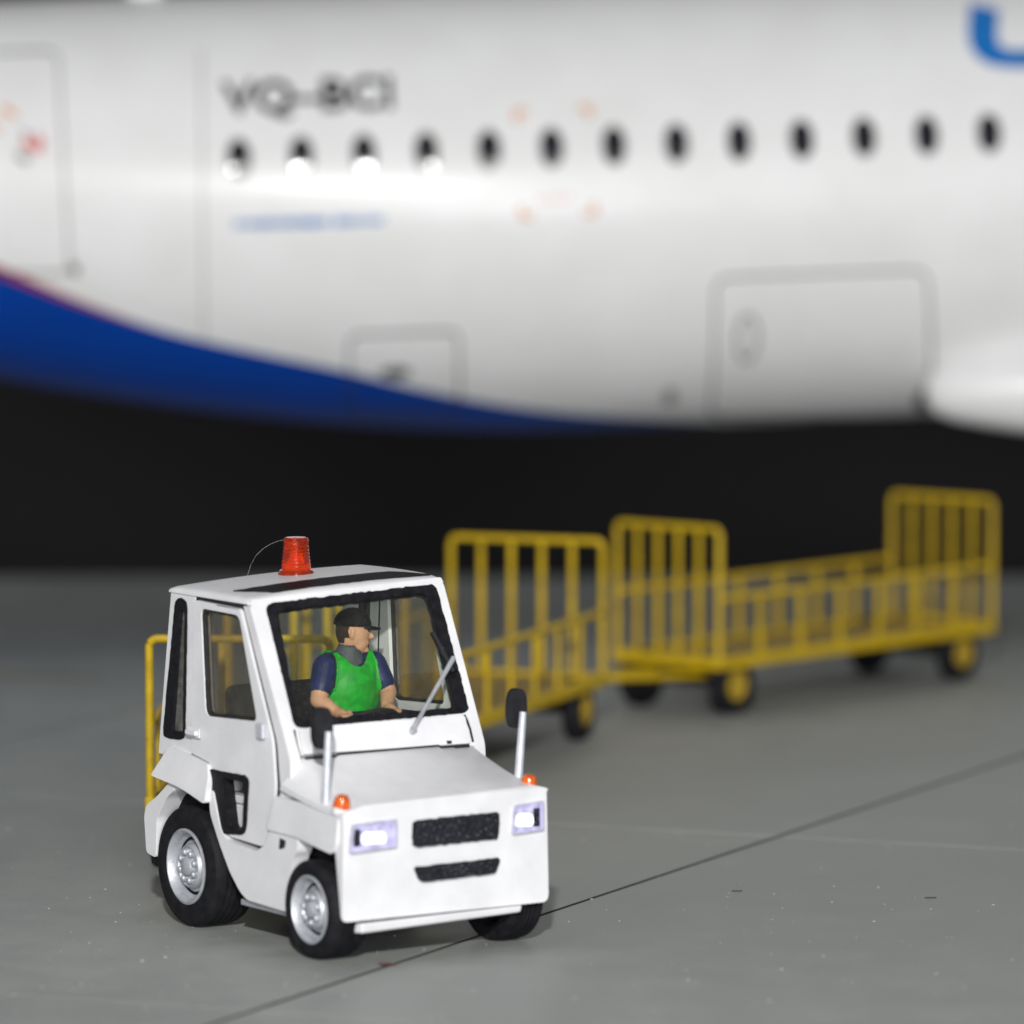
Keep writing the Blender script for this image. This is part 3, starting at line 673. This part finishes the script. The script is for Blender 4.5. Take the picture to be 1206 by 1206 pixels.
# rear wall, counterweight, hitch
bm = B(); slab2(bm, rounded([(-.625, .99), (.625, .99), (.61, 1.95), (-.61, 1.95)], .02), [rounded([(-.54, 1.16), (.54, 1.16), (.52, 1.87), (-.52, 1.87)], .05)], lambda p: Vector((-1.83 + .115 * (p[1] - 1), p[0], p[1])), lambda p: Vector((-1.79 + .115 * (p[1] - 1), p[0], p[1])))
rw = tobj('rear_wall', bm, M['white'], None, True, bevel=.008)
bm = B(); slab2(bm, rounded([(-.55, 1.15), (.55, 1.15), (.53, 1.88), (-.53, 1.88)], .05), [], lambda p: Vector((-1.815 + .115 * (p[1] - 1), p[0], p[1])), lambda p: Vector((-1.806 + .115 * (p[1] - 1), p[0], p[1]))); tobj('rear_pane', bm, M['glass'], rw, True, smooth=False)
bm = B(); ct = rounded([(-1.95, .38), (-1.975, .60), (-1.945, .67), (-1.84, .72), (-1.66, .84), (-1.60, .80), (-1.70, .74), (-1.82, .60), (-1.835, .36)], .03)
slab2(bm, ct, [], lambda p: Vector((p[0], -.70, p[1])), lambda p: Vector((p[0], .70, p[1]))); cwt = tobj('counterweight', bm, M['white'], bevel=.025, seg=3)
bm = B(); box(bm, (-1.885, 0, .34), (.12, 1.34, .06)); tobj('rear_skirt', bm, M['under'], cwt, bevel=.01)
bm = B(); box(bm, (-1.75, 0, .90), (.20, 1.22, .20)); tobj('rear_deck', bm, M['white'], bevel=.015)
bm = B(); box(bm, (-2.04, 0, .40), (.22, .14, .12)); tube(bm, [(-2.12, 0, .33), (-2.12, 0, .50)], .022, 10); tobj('hitch', bm, M['under'], bevel=.008)
# mirrors
for s, (b0, b1, h0, h1) in ((-1, ((.06, -.672, .885), (.05, -.645, 1.31), 1.205, 1.445)), (1, ((.06, .632, .90), (.05, .675, 1.335), 1.235, 1.468))):
    bm = B(); yc = b1[1] - .012; zc = (h0 + h1) / 2; hh = (h1 - h0) / 2; pl = []
    for k in range(24):
        a = 2 * math.pi * k / 24; ca, sa = math.cos(a), math.sin(a)
        pl.append((yc + .062 * math.copysign(abs(ca) ** .7, ca), zc + hh * math.copysign(abs(sa) ** .75, sa)))
    slab2(bm, pl, [], lambda p: Vector((.022, p[0], p[1])), lambda p: Vector((-.03, p[0], p[1]))); mr = tobj('mirror', bm, M['mirror'], bevel=.018, seg=3)
    bm = B(); tube(bm, [b0, (b0[0] * .5 + b1[0] * .5, b0[1] * .5 + b1[1] * .5, (b0[2] + b1[2]) / 2), b1], [.027, .023, .021], 12); tobj('mirror_pole', bm, M['pole'], mr)
# wheels
def wheel(x, s, r, wd, rr, nuts):
    bm = B(); yo_ = .715
    Mx = Matrix.Translation((x, s * yo_, r)) @ Matrix.Rotation(R(-90 * s), 4, 'X')   # local +Z points outward
    d = wd
    prof = [(rr * .98, -.03), (rr, -.004), (rr * 1.06, .004), (rr + (r - rr) * .55, .008), (r * .955, -.008), (r * .985, -.022), (r, -.045)]
    g = 5
    for k in range(g):
        z0 = -.045 - (d - .09) * k / g; z1 = -.045 - (d - .09) * (k + 1) / g
        prof += [(r, z0 - (z0 - z1) * .72), (r - .014, z0 - (z0 - z1) * .74), (r - .014, z0 - (z0 - z1) * .96), (r, z1)]
    prof += [(r * .985, -d + .022), (r * .95, -d), (rr, -d), (rr * .9, -d + .03)]
    lathe(bm, prof, 56, Mx); ty = tobj('wheel', bm, M['rubber'], angle=30)
    bm = B(); lathe(bm, [(rr * .985, -.035), (rr * .99, .000), (rr * .93, .006), (rr * .89, -.004), (rr * .85, -.050), (rr * .74, -.062), (rr * .60, -.058), (rr * .575, -.030), (rr * .52, -.016), (rr * .49, -.028), (rr * .26, -.030), (rr * .22, .000), (rr * .12, .012), (0, .012)], 44, Mx); rim = tobj('rim', bm, M['silver'], ty, angle=40)
    for k in range(nuts):
        a = 2 * math.pi * k / nuts + .3; bm = B()
        lathe(bm, [(.0185, -.03), (.0185, -.006), (.012, .002), (0, .002)], 8, Mx @ Matrix.Translation((rr * .375 * math.cos(a), rr * .375 * math.sin(a), 0))); tobj('wheel_nut', bm, M['silver'], rim)
    bm = B(); tube(bm, [(x, s * (yo_ - .06), r), (x, s * .45, r)], rr * .8, 20); tobj('brake_drum', bm, M['under'], ty)
for s in (-1, 1):
    wheel(-1.455, s, .358, .29, .228, 8); wheel(-.055, s, .285, .23, .200, 7)
# cab interior
bm = B(); bv = box(bm, (-1.14, .05, .99), (.46, .96, .20)); tobj('seat_cushion', bm, M['seat'], bevel=.05, seg=3)
bm = B(); box(bm, (-1.42, .05, 1.19), (.14, .98, .46), Matrix.Rotation(R(-6), 3, 'Y')); tobj('seat_back', bm, M['seat'], bevel=.06, seg=3)
bm = B(); hexa(bm, [(-.60, -.58, .85), (-.40, -.58, .85), (-.40, .58, .85), (-.60, .58, .85), (-.66, -.58, 1.14), (-.43, -.58, 1.22), (-.43, .58, 1.22), (-.66, .58, 1.14)]); tobj('dashboard', bm, M['seat'], bevel=.02)
SWC = Vector((-.82, .14, 1.205)); SWR = Matrix.Rotation(R(-32), 3, 'Y')
bm = B(); tube(bm, [SWC + SWR @ Vector((.195 * math.cos(2 * math.pi * k / 32), .195 * math.sin(2 * math.pi * k / 32), 0)) for k in range(32)], .015, 8, True)
sw = tobj('steering_wheel', bm, M['seat'])
bm = B()
for k in range(3):
    a = 2 * math.pi * k / 3; tube(bm, [SWC + SWR @ Vector((0, 0, -.01)), SWC + SWR @ Vector((.19 * math.cos(a), .19 * math.sin(a), 0))], .012, 8)
tube(bm, [SWC + SWR @ Vector((0, 0, .01)), Vector((-.62, .14, 1.05))], .025, 10); tobj('steering_column', bm, M['seat'], sw)

# ================================================================ DRIVER
SEAT = Vector((-1.14, .20, 1.09))
def capsule(bm, p0, p1, r0, r1, n=14, flat=None):
    p0, p1 = Vector(p0), Vector(p1); d = p1 - p0; L = d.length; q = d.to_track_quat('Z', 'Y')
    prof = [(0, -r0)] + [(r0 * math.cos(a), r0 * math.sin(a)) for a in (R(-60), R(-30))] + [(r0, 0), (r1, L)] + [(r1 * math.cos(a), L + r1 * math.sin(a)) for a in (R(30), R(60))] + [(0, L + r1)]
    lathe(bm, prof, n, Matrix.Translation(p0) @ q.to_matrix().to_4x4())
def ell(bm, c, r3, rot=None):
    mt = Matrix.Translation(Vector(c)) @ (rot.to_4x4() if rot else Matrix()) @ Matrix.Diagonal((*r3, 1))
    bmesh.ops.create_uvsphere(bm, u_segments=24, v_segments=16, radius=1, matrix=mt)
HC = Vector((-1.075, .212, 1.733)); FACE = R(62)            # head turned to the driver's left
HRot = Matrix.Rotation(FACE, 3, 'Z') @ Matrix.Rotation(R(4), 3, 'Y'); HS = Matrix.Diagonal((1.06, 1.06, 1.17))
def hd(x, y, z): return HC + HRot @ HS @ Vector((x, y, z))
bm = B(); prims = []
def cp(lab, p0, p1, r0, r1): capsule(bm, p0, p1, r0, r1); prims.append((lab, Vector(p0), Vector(p1), r0, r1))
cp('navy', (-1.14, .20, 1.17), (-1.13, .20, 1.30), .150, .145)      # hips to waist
cp('navy', (-1.13, .13, 1.32), (-1.12, .12, 1.50), .120, .115)      # rib cage right
cp('navy', (-1.13, .27, 1.32), (-1.12, .28, 1.50), .120, .115)      # rib cage left
ell(bm, (-1.115, .20, 1.40), (.140, .178, .22)); prims.append(('navy', Vector((-1.12, .16, 1.34)), Vector((-1.12, .24, 1.46)), .13, .13))
cp('navy', (-1.11, .05, 1.535), (-1.11, .35, 1.535), .076, .076)    # shoulders
cp('grey_collar', (-1.11, .20, 1.57), (-1.10, .205, 1.630), .098, .074)
cp('skin', (-1.10, .203, 1.61), (-1.09, .205, 1.68), .056, .056)    # neck
for s, sh, el_, wr in ((-1, (-1.09, .030, 1.53), (-1.02, -.058, 1.345), (-.90, -.010, 1.285)), (1, (-1.09, .368, 1.53), (-1.02, .425, 1.36), (-.895, .335, 1.295))):
    mid = Vector(sh).lerp(Vector(el_), .62)
    cp('navy', sh, mid, .076, .070); cp('skin', mid, el_, .058, .052); cp('skin', el_, wr, .052, .036)
    pal = Vector(wr) + Vector((.065, -.006 * s, -.015)); cp('skin', wr, pal, .034, .034)
    for k in range(4):
        b0 = pal + Vector((.016, (-.030 + .020 * k), .006)); b1 = b0 + Vector((.040 - .004 * abs(k - 1.5), 0, -.004)); b2 = b1 + Vector((.004, 0, -.034)); b3 = b2 + Vector((-.026, 0, -.010))
        cp('skin', b0, b1, .0105, .0100); cp('skin', b1, b2, .0100, .0092); cp('skin', b2, b3, .0092, .0085)
    t0 = Vector(wr) + Vector((.03, -s * .030, .0)); t1 = t0 + Vector((.045, -s * .018, .002)); t2 = t1 + Vector((.03, 0, -.022))
    cp('skin', t0, t1, .013, .0115); cp('skin', t1, t2, .0115, .0095)
for y in (.11, .29):
    cp('navy', (-1.12, y, 1.17), (-.78, y - .01, 1.12), .092, .072); cp('navy', (-.78, y - .01, 1.12), (-.76, y - .01, .92), .068, .055); cp('hair', (-.77, y - .01, .885), (-.68, y - .01, .875), .045, .038)
ell(bm, hd(0, 0, 0.01), (.104, .085, .131), HRot); prims.append(('skin', hd(-.02, 0, .0), hd(.02, 0, .02), .09, .09))
ell(bm, hd(.028, 0, -.045), (.070, .061, .082), HRot); prims.append(('skin', hd(.02, 0, -.06), hd(.05, 0, -.05), .05, .05))
cp('skin', hd(.092, 0, .012), hd(.110, 0, -.022), .010, .016)      # nose
cp('skin', hd(.068, 0, -.088), hd(.082, 0, -.090), .022, .018)     # chin
cp('skin', hd(.088, -.018, -.055), hd(.088, .018, -.055), .009, .009)   # lips
cp('skin', hd(.084, -.035, .030), hd(.084, .035, .030), .012, .012)     # brow
for s in (-1, 1): cp('skin', hd(-.005, s * .080, .012), hd(-.008, s * .080, -.026), .013, .010)   # ears
me = bpy.data.meshes.new('tmp'); bm.to_mesh(me); bm.free(); tmp = bpy.data.objects.new('tmp', me); COL.objects.link(tmp)
rm = tmp.modifiers.new('r', 'REMESH'); rm.mode = 'VOXEL'; rm.voxel_size = .0065
sm = tmp.modifiers.new('s', 'SMOOTH'); sm.factor = .5; sm.iterations = 4
bpy.context.view_layer.update()
body = bpy.data.meshes.new_from_object(tmp.evaluated_get(bpy.context.evaluated_depsgraph_get())); bpy.data.objects.remove(tmp)
body.name = 'person'; names = ['skin', 'navy', 'grey_collar', 'hair', 'cap']
body.materials.clear()
for n in names: body.materials.append(M[n])
def sdf(p, pr):
    lab, a, c, r0, r1 = pr; ab = c - a; t = max(0, min(1, (p - a).dot(ab) / max(ab.length_squared, 1e-9))); return (p - a - ab * t).length - (r0 + (r1 - r0) * t)
HI = HRot.transposed(); collar_pts = []
face_lab = []
for p in body.polygons:
    c = p.center; lab = min(prims, key=lambda q: sdf(c, q))[0]
    h = HS.inverted() @ HI @ (c - HC)
    if c.z > 1.64 and h.length < .16:
        if h.z > -.030 and h.x < .005 and not (abs(h.y) > .076 and -.04 < h.z < .03): lab = 'hair'
        elif h.z > -.06 and h.x < -.045: lab = 'hair'
        elif h.z > .035 and h.x < .05: lab = 'hair'
        for s in (-1, 1):
            if (h - Vector((.088, s * .032, .016))).length < .013: lab = 'cap'      # eye
    face_lab.append(lab); p.material_index = names.index(lab); p.use_smooth = True
driver = bpy.data.objects.new('person', body); COL.objects.link(driver)
# vest grown from the torso surface
vb = B(); vmap = {}
def invest(c):
    if not 1.262 < c.z < 1.60: return False
    y = c.y - .20; w_ = .156 - .03 * max(0, (c.z - 1.40) / .2)
    if abs(y) > w_ + .012: return False
    if c.x > -1.10 and c.z > 1.49 and abs(y) < .10 * ((c.z - 1.525) / .075) ** .6 if c.z > 1.525 and c.x > -1.10 else False: return False
    return True
for p, lab in zip(body.polygons, face_lab):
    if lab in ('navy', 'grey_collar') and invest(p.center):
        f = []
        for vi in p.vertices:
            if vi not in vmap: v = body.vertices[vi]; vmap[vi] = vb.verts.new(v.co + v.normal * .010)
            f.append(vmap[vi])
        vb.faces.new(f)
for _ in range(6): bmesh.ops.smooth_vert(vb, verts=[v for v in vb.verts], factor=.5, use_axis_x=True, use_axis_y=True, use_axis_z=True)
for v in body.vertices: v.co -= SEAT
for v in vb.verts: v.co -= SEAT
vest = obj('vest', vb, M['green'], driver, angle=180)
so_ = vest.modifiers.new('thick', 'SOLIDIFY'); so_.thickness = .012; so_.offset = 1
# cap with peak
bm = B(); bmesh.ops.create_uvsphere(bm, u_segments=28, v_segments=18, radius=1, matrix=Matrix.Diagonal((.114, .095, .104, 1)))
bmesh.ops.delete(bm, geom=[v for v in bm.verts if v.co.z < -.012], context='VERTS')
for v in bm.verts: v.co = HC - SEAT + HRot @ (v.co + Vector((-.004, 0, .036)))
capo = obj('cap', bm, M['cap'], driver, angle=180); s_ = capo.modifiers.new('thick', 'SOLIDIFY'); s_.thickness = .008
bm = B(); pk = [(.09 * math.cos(a) * .9 + .085, .075 * math.sin(a)) for a in [R(-90 + 15 * k) for k in range(13)]] + [(.06, .07), (.075, .03), (.075, -.03), (.06, -.07)]
slab2(bm, pk, [], lambda p: HC - SEAT + HRot @ Vector((p[0], p[1], .042 - (p[0] - .07) * .12 - p[1] * p[1] * 2)), lambda p: HC - SEAT + HRot @ Vector((p[0], p[1], .034 - (p[0] - .07) * .12 - p[1] * p[1] * 2))); obj('cap_peak', bm, M['cap'], capo)
driver.location = TM @ SEAT; driver.rotation_euler = (0, 0, YAW - math.pi / 2)
tag(driver, 'seated driver in green vest, navy shirt and black cap inside the cab', 'person')

# ================================================================ BAGGAGE CARTS
def cart(label, centre, dirv, L, tongue_to, W=1.2):
    """x along the length (towards the far end of the train), y across, near end at -L/2"""
    dirv = Vector(dirv).normalized(); rz = math.atan2(dirv.y, dirv.x)
    t = thing('baggage_cart', label, 'cart', (centre[0], centre[1], 0), rz, 'yellow baggage carts towed in a train')
    Y = M['yellow']; hw = W / 2; hl = L / 2; zd = .42; zt = 1.47; zs = .93
    bm = B(); box(bm, (0, 0, zd - .01), (L - .06, W - .06, .05)); obj('deck', bm, M['blue_deck'], t, bevel=.006)
    for s in (-1, 1):
        bm = B(); box(bm, (0, s * (hw - .03), zd), (L, .06, .095)); obj('side_beam', bm, Y, t, bevel=.01)
        bm = B(); box(bm, (s * (hl - .03), 0, zd), (.06, W - .122, .09)); obj('end_beam', bm, Y, t, bevel=.01)
        # end fence: hoop with rounded corners and four uprights
        x = s * (hl - .03); rc = .055; pts = [(x, -hw + .03, zd + .045)]
        for k in range(7): a = R(180 - 15 * k); pts.append((x, -hw + .03 + rc + rc * math.cos(a), zt - rc + rc * math.sin(a)))
        for k in range(7): a = R(90 - 15 * k); pts.append((x, hw - .03 - rc + rc * math.cos(a), zt - rc + rc * math.sin(a)))
        pts.append((x, hw - .03, zd + .045))
        bm = B(); tube(bm, pts, .026, 10); hoop = obj('end_hoop', bm, Y, t)
        for k in range(1, 5):
            y = -hw + .03 + (W - .06) * k / 5; bm = B(); box(bm, (x, y, (zt + zd) / 2 + .01), (.026, .046, zt - zd - .07)); obj('bar', bm, Y, hoop, bevel=.008)
        # side rail with uprights
        bm = B(); ys = s * (hw - .03); tube(bm, [(-hl + .06, ys, zs), (0, ys, zs), (hl - .06, ys, zs)], .027, 10); rail = obj('side_rail', bm, Y, t)
        n = max(5, round(L / .53))
        for k in range(1, n):
            x = -hl + .03 + (L - .06) * k / n; bm = B(); box(bm, (x, ys, (zs + zd) / 2 + .008), (.066, .026, zs - zd - .06)); obj('bar', bm, Y, rail, bevel=.006)
    for ax in (-L * .43, L * .385):
        bm = B(); box(bm, (ax, 0, .24), (.14, W * .72, .07)); box(bm, (ax, 0, .325), (.3, .34, .11)); axo = obj('axle', bm, M['under'], t, bevel=.01)
        for s in (-1, 1):
            Mx = Matrix.Translation((ax, s * (hw - .03), .235)) @ Matrix.Rotation(R(-90 * s), 4, 'X')
            bm = B(); lathe(bm, [(.115, -.02), (.12, .004), (.175, .012), (.222, -.004), (.235, -.025), (.235, -.095), (.222, -.12), (.10, -.13), (.0, -.13)], 36, Mx); wh_ = obj('wheel', bm, M['rubber'], t)
            bm = B(); lathe(bm, [(.12, -.03), (.122, .004), (.100, .008), (.078, -.012), (.045, -.010), (.04, .012), (0, .014)], 28, Mx); obj('hub', bm, M['hub_yellow'], wh_)
            bm = B(); box(bm, (ax, s * (hw - .24), .28), (.09, .06, .17)); obj('bracket', bm, Y, wh_, bevel=.006)
    # drawbar reaching to the vehicle in front
    mw = Matrix.Translation((centre[0], centre[1], 0)) @ Matrix.Rotation(rz, 4, 'Z'); tip = mw.inverted() @ Vector((*tongue_to, .36))
    bm = B()
    for s in (-1, 1): tube(bm, [(-L * .43 + .05, s * .24, .30), ((tip.x - hl) * .5 - .05, tip.y * .5 + s * .08, .345), (tip.x + .10, tip.y + s * .028, .36)], .030, 8)
    db = obj('drawbar', bm, Y, t)
    bm = B(); tube(bm, [(tip.x + .05 * math.cos(a), tip.y + .05 * math.sin(a), .36) for a in [2 * math.pi * k / 16 for k in range(16)]], .016, 8, True); obj('tow_eye', bm, Y, db)
    return t
hitch = TM @ Vector((-2.12, 0, .4))
cart('yellow baggage cart coupled directly behind the white tractor', (-1.66, 35.50), (.035, 1), 3.1, (hitch.x, hitch.y))
cart('yellow baggage cart in the middle of the three-cart train', (-.49, 39.40), (.33, .944), 3.7, (-1.64, 37.16), 1.28)
cart('last yellow baggage cart, at the tail of the train', (2.40, 43.68), (.645, .764), 3.72, (.20, 41.22), 1.08)

# ================================================================ SMALL LITTER ON THE APRON
M['crumb'] = paint('red_crumb', (.12, .035, .025), .7, .4, 60); M['dust'] = paint('dust', (.5, .5, .45), .8, .2, 30)
cpos = ground(456, 1137); bm = B()
for k in range(5):
    bmesh.ops.create_icosphere(bm, subdivisions=1, radius=random.uniform(.010, .018), matrix=Matrix.Translation((cpos.x + (k - 2) * .02, cpos.y + random.uniform(-.012, .012), .008)) @ Matrix.Diagonal((1.3, 1, .6, 1)))
tag(obj('crumb', bm, M['crumb']), 'tiny reddish brown crumb lying on the grey slab by the front wheel', 'crumb')
bm = B()
for k in range(280):
    p = ground(random.uniform(0, 1206), random.uniform(960, 1206)); r_ = random.choice((.003, .004, .004, .005, .007))
    bmesh.ops.create_icosphere(bm, subdivisions=1, radius=r_, matrix=Matrix.Translation((p.x, p.y, r_ * .35)) @ Matrix.Diagonal((random.uniform(.7, 1.8), random.uniform(.7, 1.6), .6, 1)))
d = obj('dust_specks', bm, M['dust']); d['kind'] = 'stuff'; d['label'] = 'pale dust specks scattered over the grey slabs'; d['category'] = 'dust'
for k, (u, v, l) in enumerate(((868, 1050, .06), (1096, 1058, .07))):
    p = ground(u, v); bm = B(); tube(bm, [(p.x - l / 2, p.y, .004), (p.x, p.y - .012, .006), (p.x + l / 2, p.y + .006, .004)], .0028, 6)
    tag(obj('lint_fibre', bm, M['washline']), ('short curved dark lint fibre lying on the slab near the long dark joint', 'nearly straight dark lint fibre lying on open slab far from the tractor')[k], 'fibre', 'lint fibres on the slab')
